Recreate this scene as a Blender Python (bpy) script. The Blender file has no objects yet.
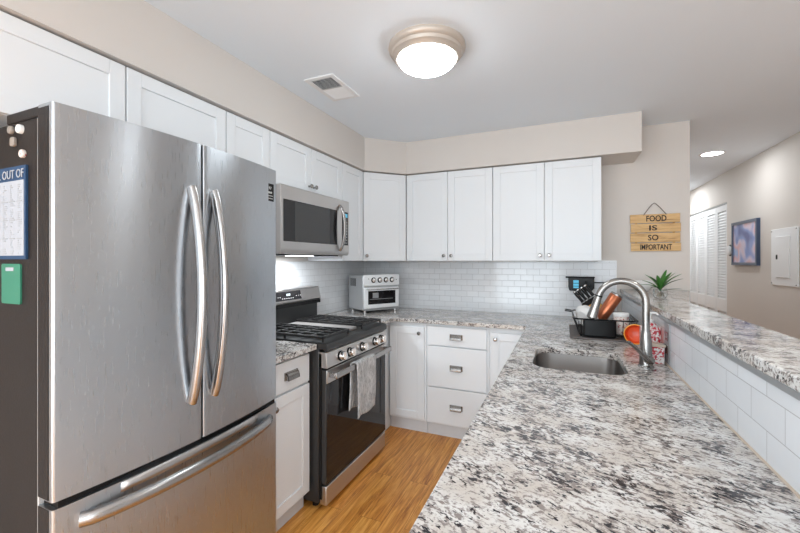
import bpy, bmesh, math, random
from math import pi, sin, cos, radians as R
from mathutils import Vector, Matrix
random.seed(4)
C = bpy.context.scene.collection
SC = bpy.context.scene

# ------------------------------------------------------------------ camera
F_PX = 380.0
cd = bpy.data.cameras.new('camera'); cam = bpy.data.objects.new('camera', cd); C.objects.link(cam)
cd.sensor_width = 36; cd.lens = F_PX/800*36; cd.clip_start = .02
cd.shift_y = -(266.5-261)/800
cam.location = (0, 0, 1.37); cam.rotation_euler = (pi/2, 0, R(23.3))
SC.camera = cam
# ------------------------------------------------------------------ light
w = bpy.data.worlds.new('world'); SC.world = w; w.use_nodes = True
bg = w.node_tree.nodes['Background']; bg.inputs[0].default_value = (.85, .92, 1, 1); bg.inputs[1].default_value = 1.0
SC.view_settings.view_transform = 'Standard'; SC.view_settings.look = 'None'
SC.view_settings.exposure = 0.74; SC.view_settings.gamma = 1; SC.view_settings.use_curve_mapping = False
def area(name, loc, rot, sx, sy, power, col, shape='RECTANGLE'):
    l = bpy.data.lights.new(name, 'AREA'); l.shape = shape; l.size = sx; l.size_y = sy; l.energy = power; l.color = col
    o = bpy.data.objects.new(name, l); C.objects.link(o); o.location = loc; o.rotation_euler = rot
    return o
area('patio_door_daylight', (-.85, -3.12, 1.0), (R(90), 0, 0), 1.5, 1.85, 42, (.82, .93, 1))  # unseen low source, added to brighten the drawers and floor
area('window_daylight', (.95, -3.12, 1.45), (R(90), 0, 0), 1.5, 1.5, 12, (.84, .94, 1))  # added frontal fill from behind the camera, source unseen
area('window_daylight', (-2.02, -1.75, 1.08), (0, R(-90), 0), 2.0, 1.5, 48, (.82, .93, 1))  # side fill added to brighten the tiled half wall
area('window_daylight', (1.88, -1.75, 1.08), (0, R(90), 0), 2.0, 1.5, 27, (.82, .93, 1))  # side fill added for the refrigerator and left cabinets
LAMPS = [(-.9, -.9, 3), (.6, -.9, 4), (1.2, 1.6, 3), (1.325, 4.59, 3), (1.3, 6.6, 9)]  # fourth is the visible hallway lamp; the others are added fill
DOME_EMIT = 18.0

# ------------------------------------------------------------------ materials
MATS = {}
def nm(name):
    m = bpy.data.materials.new(name); m.use_nodes = True; MATS[name] = m
    return m, m.node_tree, m.node_tree.nodes['Principled BSDF']
def pm(name, col, rough=.5, metal=0, noise=0, nscale=20, bump=0, **kw):
    m, t, b = nm(name)
    b.inputs['Base Color'].default_value = (*col, 1); b.inputs['Roughness'].default_value = rough; b.inputs['Metallic'].default_value = metal
    for k, v in kw.items(): b.inputs[k.replace('_', ' ')].default_value = v
    tc = t.nodes.new('ShaderNodeTexCoord'); n = t.nodes.new('ShaderNodeTexNoise'); n.inputs['Scale'].default_value = nscale
    n.inputs['Detail'].default_value = 4
    t.links.new(tc.outputs['Object'], n.inputs['Vector'])
    if noise:
        mx = t.nodes.new('ShaderNodeMix'); mx.data_type = 'RGBA'
        mx.inputs[6].default_value = (*[c*(1-noise) for c in col], 1); mx.inputs[7].default_value = (*[min(1, c*(1+noise)) for c in col], 1)
        t.links.new(n.outputs[0], mx.inputs[0]); t.links.new(mx.outputs[2], b.inputs['Base Color'])
    if bump:
        bp = t.nodes.new('ShaderNodeBump'); bp.inputs['Strength'].default_value = bump; bp.inputs['Distance'].default_value = .002
        t.links.new(n.outputs[0], bp.inputs['Height']); t.links.new(bp.outputs[0], b.inputs['Normal'])
    return m
def ramp(t, stops, interp='LINEAR'):
    r = t.nodes.new('ShaderNodeValToRGB'); r.color_ramp.interpolation = interp
    e = r.color_ramp.elements
    while len(e) < len(stops): e.new(.5)
    for i, (p, c) in enumerate(stops): e[i].position = p; e[i].color = (*c, 1) if len(c) == 3 else c
    return r
def mapping(t, scale, rot=(0, 0, 0), loc=(0, 0, 0)):
    tc = t.nodes.new('ShaderNodeTexCoord'); mp = t.nodes.new('ShaderNodeMapping')
    mp.inputs['Scale'].default_value = scale; mp.inputs['Rotation'].default_value = rot; mp.inputs['Location'].default_value = loc
    t.links.new(tc.outputs['Object'], mp.inputs[0]); return mp
def noise(t, mp, scale, detail=5, rough=.6, dist=0):
    n = t.nodes.new('ShaderNodeTexNoise'); n.inputs['Scale'].default_value = scale; n.inputs['Detail'].default_value = detail
    n.inputs['Roughness'].default_value = rough; n.inputs['Distortion'].default_value = dist
    t.links.new(mp.outputs[0], n.inputs['Vector']); return n
def mix(t, fac, a, b, mode='MIX'):
    m = t.nodes.new('ShaderNodeMix'); m.data_type = 'RGBA'; m.blend_type = mode
    for s, v in ((0, fac), (6, a), (7, b)):
        if isinstance(v, (int, float)): m.inputs[s].default_value = v
        elif isinstance(v, tuple): m.inputs[s].default_value = (*v, 1)
        else: t.links.new(v, m.inputs[s])
    return m.outputs[2]

WALL = pm('wall_paint', (.66, .615, .575), .7, noise=.02, nscale=3)
CEIL = pm('ceiling_paint', (.81, .87, .93), .8, noise=.01, nscale=3)
WHITE = pm('cabinet_white', (.79, .81, .83), .5, noise=.012, nscale=4)
WHITE2 = pm('trim_white', (.82, .83, .84), .45, noise=.01)
NICKEL = pm('satin_nickel', (.33, .315, .30), .25, 1, noise=.05)
CHROME = pm('bright_metal', (.78, .77, .76), .16, 1, noise=.03)
BLACK = pm('black_plastic', (.006, .006, .0065), .3, noise=.2, Specular_IOR_Level=.25)
BLACKM = pm('black_matte', (.008, .0075, .0075), .55, noise=.2, nscale=60, Specular_IOR_Level=.2)
IRON = pm('cast_iron', (.02, .019, .019), .45, noise=.3, nscale=150, bump=.3)
FSIDE = pm('fridge_side_paint', (.018, .0145, .0135), .45, noise=.3, nscale=250, bump=.25, Specular_IOR_Level=.18)
CHAR = pm('charcoal_enamel', (.028, .028, .028), .35, noise=.2, nscale=120)
GLASSB = pm('dark_glass', (.012, .011, .012), .05, noise=.05, Specular_IOR_Level=.4)
GASKET = pm('light_gasket', (.55, .55, .54), .4, noise=.03)
TRIMG = pm('grey_metal_trim', (.38, .39, .40), .4, .5, noise=.05)
SHADE = pm('beige_lamp_rim', (.56, .50, .44), .4, .3, noise=.04)
COPPER = pm('copper', (.46, .15, .075), .3, .85, noise=.1)
YELLOW = pm('light_wood_block', (.75, .40, .09), .5, noise=.15, nscale=30)
REDORANGE = pm('red_orange_glaze', (.85, .10, .02), .3, noise=.12, nscale=9)
ORANGE = pm('orange_rim', (.95, .42, .06), .35, noise=.1)
PLATEW = pm('white_china', (.82, .81, .79), .2, noise=.02)
GREENLEAF = pm('leaf_green', (.045, .17, .025), .4, noise=.45, nscale=15)
DARKLEAF = pm('leaf_dark', (.02, .07, .02), .4, noise=.4, nscale=15)
ROPE = pm('grey_rope', (.20, .17, .15), .9, noise=.4, nscale=200)
INK = pm('black_ink', (.012, .01, .01), .7, noise=.1)
BLUEP = pm('blue_print', (.015, .055, .13), .6, noise=.05)
GREENP = pm('green_print', (.03, .20, .125), .5, noise=.05)
PAPER = pm('paper', (.40, .42, .46), .7, noise=.03)
BEIGEM = pm('beige_magnet', (.30, .26, .225), .4, noise=.15, nscale=90)
CREAM = pm('cream_plastic', (.62, .52, .42), .45, noise=.06)
TOEK = pm('toe_kick', (.66, .67, .69), .55, noise=.03)
WOODDK = pm('knife_steel', (.6, .6, .6), .3, 1, noise=.05)
MAT_RUB = pm('drying_mat', (.13, .115, .11), .8, noise=.35, nscale=90, bump=.5)

ANI = .25
def steel(name, col, r0, r1, axis='Z', bstr=.004, aniso=.5):
    m, t, b = nm(name)
    sc = {'Z': (1, 1, .03), 'Y': (1, .03, 1)}[axis]
    mp = mapping(t, sc); n = noise(t, mp, 420, 2, .5)
    n2 = noise(t, mapping(t, (1, 1, .25)), 3.5, 3, .55)
    b.inputs['Metallic'].default_value = 1; b.inputs['Anisotropic'].default_value = .8
    tg = t.nodes.new('ShaderNodeTangent'); tg.direction_type = 'RADIAL'; tg.axis = 'Z'; t.links.new(tg.outputs[0], b.inputs['Tangent']); b.inputs['Anisotropic Rotation'].default_value = ANI
    a = mix(t, n2.outputs[0], tuple(c*.90 for c in col), tuple(min(1, c*1.07) for c in col))
    t.links.new(a, b.inputs['Base Color'])
    mr = t.nodes.new('ShaderNodeMapRange'); mr.inputs['To Min'].default_value = r0; mr.inputs['To Max'].default_value = r1
    t.links.new(n.outputs[0], mr.inputs[0]); t.links.new(mr.outputs[0], b.inputs['Roughness'])
    nl = noise(t, mapping(t, (1, 1, .22)), 5.0, 2, .5)
    bl = t.nodes.new('ShaderNodeBump'); bl.inputs['Strength'].default_value = .35 if bstr else 0; bl.inputs['Distance'].default_value = .006
    t.links.new(nl.outputs[0], bl.inputs['Height'])
    bp = t.nodes.new('ShaderNodeBump'); bp.inputs['Strength'].default_value = bstr; bp.inputs['Distance'].default_value = .001
    t.links.new(bl.outputs[0], bp.inputs['Normal'])
    t.links.new(n.outputs[0], bp.inputs['Height']); t.links.new(bp.outputs[0], b.inputs['Normal'])
    return m
STEEL = steel('brushed_steel', (.50, .525, .555), .24, .34, 'Z')
STEELH = steel('brushed_steel_horizontal', (.58, .56, .545), .26, .38, 'Y')
SINKM = steel('sink_steel', (.42, .40, .385), .26, .36, 'Y')
HANDLE = steel('handle_steel', (.40, .39, .385), .20, .30, 'Z', 0)

def granite():
    m, t, b = nm('speckled_granite')
    def tm(st, rot, loc=(0, 0, 0)):
        mp = mapping(t, (st, 1, 1), (0, 0, R(rot)), loc); mp.vector_type = 'TEXTURE'; return mp
    big = noise(t, tm(1.3, -20), 17, 3, .55, .3)
    med = noise(t, tm(2.0, -20), 98, 4, .62, .35)
    blk = noise(t, tm(1.9, -26, (3.1, 1.7, .4)), 118, 3, .6, .5)
    fine = noise(t, tm(1.3, 10), 190, 3, .6, .2)
    tan = noise(t, tm(1.4, 0, (7, 2, 1)), 15, 3, .5)
    tr = ramp(t, [(.4, (.60, .555, .51)), (.6, (.74, .73, .71))]); t.links.new(tan.outputs[0], tr.inputs[0])
    def madd(src, k, other):
        a = t.nodes.new('ShaderNodeMath'); a.operation = 'MULTIPLY_ADD'; a.inputs[1].default_value = k
        t.links.new(src.outputs[0], a.inputs[0]); t.links.new(other.outputs[0], a.inputs[2]); return a
    a1 = madd(big, .35, med)
    r1 = ramp(t, [(.675, (0, 0, 0)), (.745, (1, 1, 1))]); t.links.new(a1.outputs[0], r1.inputs[0])
    c1 = mix(t, r1.outputs[0], tr.outputs[0], (.27, .235, .22))
    r2 = ramp(t, [(.54, (0, 0, 0)), (.68, (.8, .8, .8))]); t.links.new(fine.outputs[0], r2.inputs[0])
    c2 = mix(t, r2.outputs[0], c1, (.30, .26, .24))
    a3 = madd(big, .55, blk)
    r3 = ramp(t, [(.845, (0, 0, 0)), (.895, (1, 1, 1))]); t.links.new(a3.outputs[0], r3.inputs[0])
    c3 = mix(t, r3.outputs[0], c2, (.03, .026, .03))
    t.links.new(c3, b.inputs['Base Color'])
    b.inputs['Roughness'].default_value = .12; b.inputs['Specular IOR Level'].default_value = .5
    return m
GRANITE = granite()

def tile(name, plane, bw, rh, col, groutc, rough, off=(0, 0, 0)):
    m, t, b = nm(name)
    tc = t.nodes.new('ShaderNodeTexCoord'); sp = t.nodes.new('ShaderNodeSeparateXYZ'); cb = t.nodes.new('ShaderNodeCombineXYZ')
    t.links.new(tc.outputs['Object'], sp.inputs[0])
    t.links.new(sp.outputs['X' if plane == 'XZ' else 'Y'], cb.inputs[0]); t.links.new(sp.outputs['Z'], cb.inputs[1])
    mp = t.nodes.new('ShaderNodeMapping'); mp.inputs['Location'].default_value = off; t.links.new(cb.outputs[0], mp.inputs[0])
    br = t.nodes.new('ShaderNodeTexBrick'); br.inputs['Scale'].default_value = 1
    br.inputs['Brick Width'].default_value = bw; br.inputs['Row Height'].default_value = rh
    br.inputs['Mortar Size'].default_value = .0013; br.inputs['Mortar Smooth'].default_value = .35; br.inputs['Bias'].default_value = 0
    br.inputs['Color1'].default_value = (*col, 1); br.inputs['Color2'].default_value = (*[c*.94 for c in col], 1); br.inputs['Mortar'].default_value = (*groutc, 1)
    t.links.new(mp.outputs[0], br.inputs['Vector']); t.links.new(br.outputs['Color'], b.inputs['Base Color'])
    n = t.nodes.new('ShaderNodeTexNoise'); n.inputs['Scale'].default_value = 9; t.links.new(mp.outputs[0], n.inputs['Vector'])
    bp = t.nodes.new('ShaderNodeBump'); bp.invert = True; bp.inputs['Strength'].default_value = .6; bp.inputs['Distance'].default_value = .0015
    t.links.new(br.outputs['Fac'], bp.inputs['Height'])
    bp2 = t.nodes.new('ShaderNodeBump'); bp2.inputs['Strength'].default_value = .25; bp2.inputs['Distance'].default_value = .004
    t.links.new(n.outputs[0], bp2.inputs['Height']); t.links.new(bp.outputs[0], bp2.inputs['Normal']); t.links.new(bp2.outputs[0], b.inputs['Normal'])
    b.inputs['Roughness'].default_value = rough
    return m
TILEB = tile('small_subway_tile', 'XZ', .1045, .0515, (.76, .77, .785), (.52, .52, .53), .12, (.03, .912, 0))
TILEL = tile('small_subway_tile_side', 'YZ', .1045, .0515, (.76, .77, .785), (.60, .60, .61), .12, (.02, .912, 0))
TILEP = tile('large_subway_tile', 'YZ', .155, .0775, (.78, .80, .83), (.50, .50, .51), .15, (.05, -.914+.004, 0))

def floorm():
    m, t, b = nm('oak_laminate')
    tc = t.nodes.new('ShaderNodeTexCoord'); sp = t.nodes.new('ShaderNodeSeparateXYZ'); cb = t.nodes.new('ShaderNodeCombineXYZ')
    t.links.new(tc.outputs['Object'], sp.inputs[0]); t.links.new(sp.outputs['Y'], cb.inputs[0]); t.links.new(sp.outputs['X'], cb.inputs[1])
    br = t.nodes.new('ShaderNodeTexBrick'); br.inputs['Scale'].default_value = 1; br.inputs['Brick Width'].default_value = 1.1; br.inputs['Row Height'].default_value = .125
    br.inputs['Mortar Size'].default_value = .0008; br.inputs['Color1'].default_value = (.0, .0, .0, 1); br.inputs['Color2'].default_value = (1, 1, 1, 1); br.inputs['Mortar'].default_value = (.0, .0, .0, 1)
    br.offset = .37
    t.links.new(cb.outputs[0], br.inputs['Vector'])
    # shift grain per plank
    vm = t.nodes.new('ShaderNodeVectorMath'); vm.operation = 'MULTIPLY_ADD'; vm.inputs[1].default_value = (3.7, 5.1, 0)
    t.links.new(br.outputs['Color'], vm.inputs[0]); t.links.new(cb.outputs[0], vm.inputs[2])
    mp = t.nodes.new('ShaderNodeMapping'); mp.inputs['Scale'].default_value = (.9, 14, 1); t.links.new(vm.outputs[0], mp.inputs[0])
    g = noise(t, mp, 3.2, 6, .65, 1.3)
    mp2 = t.nodes.new('ShaderNodeMapping'); mp2.inputs['Scale'].default_value = (2, 60, 1); t.links.new(vm.outputs[0], mp2.inputs[0])
    g2 = noise(t, mp2, 6, 4, .7)
    r = ramp(t, [(.30, (.30, .095, .014)), (.48, (.62, .25, .045)), (.64, (.80, .39, .095))]); t.links.new(g.outputs[0], r.inputs[0])
    c = mix(t, .35, r.outputs[0], g2.outputs[0], 'SOFT_LIGHT')
    c2 = mix(t, .16, c, br.outputs['Color'], 'SOFT_LIGHT')
    r2 = ramp(t, [(0, (1, 1, 1)), (1, (.35, .22, .14))]); t.links.new(br.outputs['Fac'], r2.inputs[0])
    c3 = mix(t, 1.0, c2, r2.outputs[0], 'MULTIPLY')
    t.links.new(c3, b.inputs['Base Color']); b.inputs['Roughness'].default_value = .33
    return m
FLOOR = floorm()

def woodsign():
    m, t, b = nm('sign_wood')
    mp = mapping(t, (2, 1, 22)); g = noise(t, mp, 3.2, 5, .65, .8)
    r = ramp(t, [(.3, (.40, .22, .09)), (.5, (.66, .42, .19)), (.7, (.76, .52, .27))]); t.links.new(g.outputs[0], r.inputs[0])
    t.links.new(r.outputs[0], b.inputs['Base Color']); b.inputs['Roughness'].default_value = .7
    return m
SIGNW = woodsign()
def picm():
    m, t, b = nm('abstract_print')
    g = noise(t, mapping(t, (1, 1, 1)), 4.5, 1, .4, .2)
    r = ramp(t, [(.28, (.05, .08, .28)), (.42, (.20, .28, .58)), (.5, (.60, .52, .66)), (.58, (.68, .38, .40)), (.68, (.30, .40, .66))]); t.links.new(g.outputs[0], r.inputs[0])
    t.links.new(r.outputs[0], b.inputs['Base Color']); b.inputs['Roughness'].default_value = .25
    return m
PICM = picm()
FRAMEB = pm('dark_blue_frame', (.045, .07, .13), .3, noise=.2)
def floral(name, bgc, fg, sc, thr):
    m, t, b = nm(name)
    g = noise(t, mapping(t, (1, 1, 1)), sc, 2, .5, 1.5)
    r = ramp(t, [(thr, bgc), (thr+.02, fg)]); t.links.new(g.outputs[0], r.inputs[0])
    t.links.new(r.outputs[0], b.inputs['Base Color']); b.inputs['Roughness'].default_value = .3
    return m
FLORAL = floral('red_floral_pattern', (.82, .78, .76), (.52, .01, .03), 62, .50)
JARPAT = floral('jar_pattern', (.78, .72, .66), (.45, .05, .05), 75, .57)
def toweling():
    m, t, b = nm('grey_towel')
    g = noise(t, mapping(t, (1, 1, .35)), 70, 5, .75, .3)
    r = ramp(t, [(.36, (.26, .26, .265)), (.62, (.66, .66, .66))]); t.links.new(g.outputs[0], r.inputs[0])
    t.links.new(r.outputs[0], b.inputs['Base Color']); b.inputs['Roughness'].default_value = .95
    bp = t.nodes.new('ShaderNodeBump'); bp.inputs['Strength'].default_value = .6; bp.inputs['Distance'].default_value = .004
    t.links.new(g.outputs[0], bp.inputs['Height']); t.links.new(bp.outputs[0], b.inputs['Normal'])
    return m
TOWEL = toweling()
def emis(name, col, s):
    m, t, b = nm(name); b.inputs['Base Color'].default_value = (*col, 1); b.inputs['Emission Color'].default_value = (*col, 1); b.inputs['Emission Strength'].default_value = s
    return m
DOME = emis('lit_glass_dome', (.89, .96, 1), DOME_EMIT)
LAMPD = emis('lit_lamp_disc', (1, .97, .93), 9)
LENS = emis('lit_lamp_lens', (1, 1, 1), 6)  # glow of the lens added under the microwave
SCREEN = emis('blue_screen', (.08, .38, .55), .35)
DIGITS = emis('pale_display_marks', (.75, .85, .9), .7)
def glass():
    m, t, b = nm('clear_glass'); b.inputs['Base Color'].default_value = (.95, .97, .97, 1); b.inputs['Roughness'].default_value = .02
    b.inputs['Transmission Weight'].default_value = 1; b.inputs['IOR'].default_value = 1.3
    return m
GLASS = glass()

# ------------------------------------------------------------------ mesh helpers
class MB:
    def __init__(s): s.bm = bmesh.new()
    def box(s, x0, x1, y0, y1, z0, z1, M=None):
        vs = [s.bm.verts.new(Vector(p)) for p in ((x0, y0, z0), (x1, y0, z0), (x1, y1, z0), (x0, y1, z0), (x0, y0, z1), (x1, y0, z1), (x1, y1, z1), (x0, y1, z1))]
        for f in ((3, 2, 1, 0), (4, 5, 6, 7), (0, 1, 5, 4), (1, 2, 6, 5), (2, 3, 7, 6), (3, 0, 4, 7)): s.bm.faces.new([vs[i] for i in f])
        if M:
            for v in vs: v.co = M @ v.co
        return s
    def prism(s, pts, a0, a1, axis='z', M=None):
        def P(p, a):
            return {'z': (p[0], p[1], a), 'y': (p[0], a, p[1]), 'x': (a, p[0], p[1])}[axis]
        lo = [s.bm.verts.new(P(p, a0)) for p in pts]; hi = [s.bm.verts.new(P(p, a1)) for p in pts]
        n = len(pts); fs = [s.bm.faces.new(lo[::-1]), s.bm.faces.new(hi)]
        for i in range(n): fs.append(s.bm.faces.new((lo[i], lo[(i+1) % n], hi[(i+1) % n], hi[i])))
        bmesh.ops.recalc_face_normals(s.bm, faces=fs)
        if M:
            for v in lo+hi: v.co = M @ v.co
        return s
    def tube(s, path, r, n=12, closed=False, sq=None):
        path = [Vector(p) for p in path]; m = len(path); rings = []
        rr = r if isinstance(r, (list, tuple)) else [r]*m
        up = None
        for i, p in enumerate(path):
            if closed: d = path[(i+1) % m]-path[i-1]
            else: d = path[min(i+1, m-1)]-path[max(i-1, 0)]
            d.normalize()
            if up is None:
                up = Vector((0, 0, 1)) if abs(d.z) < .9 else Vector((0, 1, 0))
            a = d.cross(up)
            if a.length < 1e-4: a = d.cross(Vector((1, 0, 0)))
            a.normalize(); b = a.cross(d).normalized(); up = b
            q = sq or (1, 1)
            rings.append([s.bm.verts.new(p+a*cos(2*pi*k/n)*rr[i]*q[0]+b*sin(2*pi*k/n)*rr[i]*q[1]) for k in range(n)])
        fs = []
        for i in range(m if closed else m-1):
            A, B = rings[i], rings[(i+1) % m]
            for k in range(n): fs.append(s.bm.faces.new((A[k], A[(k+1) % n], B[(k+1) % n], B[k])))
        if not closed:
            fs.append(s.bm.faces.new(rings[0][::-1])); fs.append(s.bm.faces.new(rings[-1]))
        for f in fs: f.smooth = True
        bmesh.ops.recalc_face_normals(s.bm, faces=fs)
        return s
    def cyl(s, p0, p1, r0, r1=None, n=24): return s.tube([p0, p1], [r0, r0 if r1 is None else r1], n)
    def lathe(s, prof, M=None, n=32, cap=True):
        # prof: (r, z) list, around z; M places it
        M = M or Matrix(); rings = []; fs = []
        for r, z in prof:
            if r < 1e-6: rings.append([s.bm.verts.new(M @ Vector((0, 0, z)))])
            else: rings.append([s.bm.verts.new(M @ Vector((r*cos(2*pi*k/n), r*sin(2*pi*k/n), z))) for k in range(n)])
        for A, B in zip(rings, rings[1:]):
            for k in range(n):
                if len(A) == 1 and len(B) == 1: continue
                if len(A) == 1: f = (A[0], B[k], B[(k+1) % n])
                elif len(B) == 1: f = (A[k], A[(k+1) % n], B[0])
                else: f = (A[k], A[(k+1) % n], B[(k+1) % n], B[k])
                fs.append(s.bm.faces.new(f))
        if cap and len(rings[0]) > 1: fs.append(s.bm.faces.new(rings[0][::-1]))
        if cap and len(rings[-1]) > 1: fs.append(s.bm.faces.new(rings[-1]))
        for f in fs: f.smooth = True
        bmesh.ops.recalc_face_normals(s.bm, faces=fs)
        return s
    def grid(s, rows, thick=0):
        vs = [[s.bm.verts.new(Vector(p)) for p in r] for r in rows]
        for i in range(len(vs)-1):
            for j in range(len(vs[0])-1):
                f = s.bm.faces.new((vs[i][j], vs[i][j+1], vs[i+1][j+1], vs[i+1][j])); f.smooth = True
        return s
ORG = {}
def thing(name, label, cat, loc=(0, 0, 0), rotz=0, group=None, local=False, kind=None):
    o = bpy.data.objects.new(name, None); C.objects.link(o); o.empty_display_size = .1
    o.location = loc; o.rotation_euler = (0, 0, rotz)
    if label: o['label'] = label
    if cat: o['category'] = cat
    if group: o['group'] = group
    if kind: o['kind'] = kind
    ORG[o.name] = Vector((0, 0, 0)) if local else Vector(loc)
    return o
def obj(name, mb, mat, parent=None, bevel=0, label=None, solid=0, sub=0, origin=None, seg=2, sharp=True):
    bm = mb.bm
    o3 = Vector((0, 0, 0))
    if parent is not None: o3 = ORG[parent.name]
    elif origin: o3 = Vector(origin)
    if o3.length: bmesh.ops.translate(bm, vec=-o3, verts=bm.verts)
    me = bpy.data.meshes.new(name); bm.to_mesh(me); bm.free()
    me.materials.append(mat)
    o = bpy.data.objects.new(name, me); C.objects.link(o)
    if sharp and hasattr(me, 'set_sharp_from_angle'): me.set_sharp_from_angle(angle=R(40))
    if parent is not None: o.parent = parent; ORG[o.name] = o3
    elif origin: o.location = origin
    if label and parent is not None: o['label'] = label
    if solid: md = o.modifiers.new('solid', 'SOLIDIFY'); md.thickness = solid; md.offset = 0
    if bevel:
        md = o.modifiers.new('bevel', 'BEVEL'); md.width = bevel; md.segments = seg; md.limit_method = 'ANGLE'; md.angle_limit = R(50)
    if sub: md = o.modifiers.new('sub', 'SUBSURF'); md.levels = sub; md.render_levels = sub
    return o
def tag(o, label, cat, group=None, kind=None):
    o['label'] = label; o['category'] = cat
    if group: o['group'] = group
    if kind: o['kind'] = kind
    return o
def struct(name, mb, mat, bevel=0, label=None, cat=None):
    o = obj(name, mb, mat, bevel=bevel); o['kind'] = 'structure'
    o['label'] = label or name.replace('_', ' '); o['category'] = cat or 'wall'
    return o
def dup(root, loc, rotz=None, label=None, group=None):
    r = root.copy(); C.objects.link(r); r.location = loc
    if rotz is not None: r.rotation_euler = (0, 0, rotz)
    if label: r['label'] = label
    if group: r['group'] = group
    def rec(a, b):
        for ch in list(a.children):
            c = ch.copy(); C.objects.link(c); c.parent = b; rec(ch, c)
    rec(root, r)
    return r
def text_mb(s, size, M, ext=.0006, align='CENTER', sx=1):
    cu = bpy.data.curves.new('t', 'FONT'); cu.body = s; cu.size = size; cu.extrude = ext; cu.align_x = align; cu.resolution_u = 3
    to = bpy.data.objects.new('t', cu); C.objects.link(to)
    me = bpy.data.meshes.new_from_object(to.evaluated_get(bpy.context.evaluated_depsgraph_get()))
    bpy.data.objects.remove(to); bpy.data.curves.remove(cu)
    mb = MB(); mb.bm.from_mesh(me); bpy.data.meshes.remove(me)
    for v in mb.bm.verts: v.co = M @ Vector((v.co.x*sx, v.co.y, v.co.z))
    return mb
FACE_Y = Matrix.Rotation(pi/2, 4, 'X')                       # reads along +X, faces -Y
FACE_X = Matrix.Rotation(pi/2, 4, 'Z') @ FACE_Y              # reads along +Y, faces +X
def fit_text(s, wd, ht, M, ext=.0008, bold=.0):
    cu = bpy.data.curves.new('t', 'FONT'); cu.body = s; cu.size = 1; cu.extrude = ext; cu.offset = bold; cu.resolution_u = 3
    to = bpy.data.objects.new('t', cu); C.objects.link(to)
    me = bpy.data.meshes.new_from_object(to.evaluated_get(bpy.context.evaluated_depsgraph_get()))
    bpy.data.objects.remove(to); bpy.data.curves.remove(cu)
    mb = MB(); mb.bm.from_mesh(me); bpy.data.meshes.remove(me)
    xs = [v.co.x for v in mb.bm.verts]; ys_ = [v.co.y for v in mb.bm.verts]
    x0, x1, y0, y1 = min(xs), max(xs), min(ys_), max(ys_)
    for v in mb.bm.verts: v.co = M @ Vector(((v.co.x-(x0+x1)/2)*wd/(x1-x0), (v.co.y-(y0+y1)/2)*ht/(y1-y0), v.co.z))
    return mb
def slab_with_hole(outer, hole, z0, z1):
    cu = bpy.data.curves.new('c', 'CURVE'); cu.dimensions = '2D'; cu.fill_mode = 'BOTH'; cu.extrude = (z1-z0)/2
    for pts in (outer, hole):
        if not pts: continue
        sp = cu.splines.new('POLY'); sp.points.add(len(pts)-1); sp.use_cyclic_u = True
        for p, q in zip(sp.points, pts): p.co = (q[0], q[1], 0, 1)
    to = bpy.data.objects.new('c', cu); C.objects.link(to)
    me = bpy.data.meshes.new_from_object(to.evaluated_get(bpy.context.evaluated_depsgraph_get()))
    bpy.data.objects.remove(to); bpy.data.curves.remove(cu)
    mb = MB(); mb.bm.from_mesh(me); bpy.data.meshes.remove(me)
    bmesh.ops.remove_doubles(mb.bm, verts=mb.bm.verts, dist=1e-5)
    bmesh.ops.translate(mb.bm, vec=(0, 0, (z0+z1)/2), verts=mb.bm.verts)
    bmesh.ops.recalc_face_normals(mb.bm, faces=mb.bm.faces)
    return mb
def rrect(x0, x1, y0, y1, r, n=6):
    pts = []
    for cx, cy, a in ((x1-r, y1-r, 0), (x0+r, y1-r, 90), (x0+r, y0+r, 180), (x1-r, y0+r, 270)):
        for k in range(n+1):
            t = R(a+90*k/n); pts.append((cx+r*cos(t), cy+r*sin(t)))
    return pts

# ------------------------------------------------------------------ structure
XL, XR, YB, YF, ZC = -1.89, 1.75, 3.45, -3.0, 2.415
YE = 7.6
struct('floor', MB().box(XL-.15, XR+.15, YF-.15, YE+.15, -.1, 0), FLOOR, label='honey oak plank floor of the kitchen', cat='floor')
struct('ceiling', MB().box(XL-.15, XR+.15, YF-.15, YE+.15, ZC, ZC+.1), CEIL, label='smooth pale grey ceiling', cat='ceiling')
struct('wall_left', MB().box(XL-.12, XL, YF, -2.5, 0, ZC).box(XL-.12, XL, -1, YB+.12, 0, ZC).box(XL-.12, XL, -2.5, -1, 0, .06).box(XL-.12, XL, -2.5, -1, 2.1, ZC), WALL, label='beige left wall behind the refrigerator and range')
struct('wall_back', MB().box(XL, .863, YB, YB+.12, 0, ZC), WALL, label='beige back wall carrying the wooden sign')
mb = MB()
mb.box(XR, XR+.12, YF, -2.5, 0, ZC).box(XR, XR+.12, -2.5, -1, 0, .06).box(XR, XR+.12, -2.5, -1, 2.1, ZC).box(XR, XR+.12, -1, 5.58, 0, ZC).box(XR, XR+.12, 5.58, 7.1, 2.06, ZC).box(XR, XR+.12, 7.1, YE, 0, ZC)
struct('wall_right', mb, WALL, label='beige hallway wall on the right')
struct('wall_hall_end', MB().box(.74, XR+.12, YE, YE+.12, 0, ZC), WALL, label='wall at the far end of the hallway')
struct('wall_hall_left', MB().box(.74, .86, YB+.12, YE, 0, ZC), WALL, label='hallway side wall behind the kitchen')
mb = MB()
mb.box(XL, -1.65, YF-.12, YF, 0, ZC).box(-.05, .15, YF-.12, YF, 0, ZC).box(1.7, XR+.1, YF-.12, YF, 0, ZC)
mb.box(-1.65, -.05, YF-.12, YF, 0, .06).box(-1.65, -.05, YF-.12, YF, 2.25, ZC).box(.15, 1.7, YF-.12, YF, 0, .65).box(.15, 1.7, YF-.12, YF, 2.25, ZC)
struct('wall_front', mb, WALL, label='wall with two windows behind the viewer')
# closet recess behind the louvered doors
struct('wall_closet', MB().box(XR+.12, XR+.16, 5.5, 7.2, 0, ZC), WHITE2, label='back of the hall closet')
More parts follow.
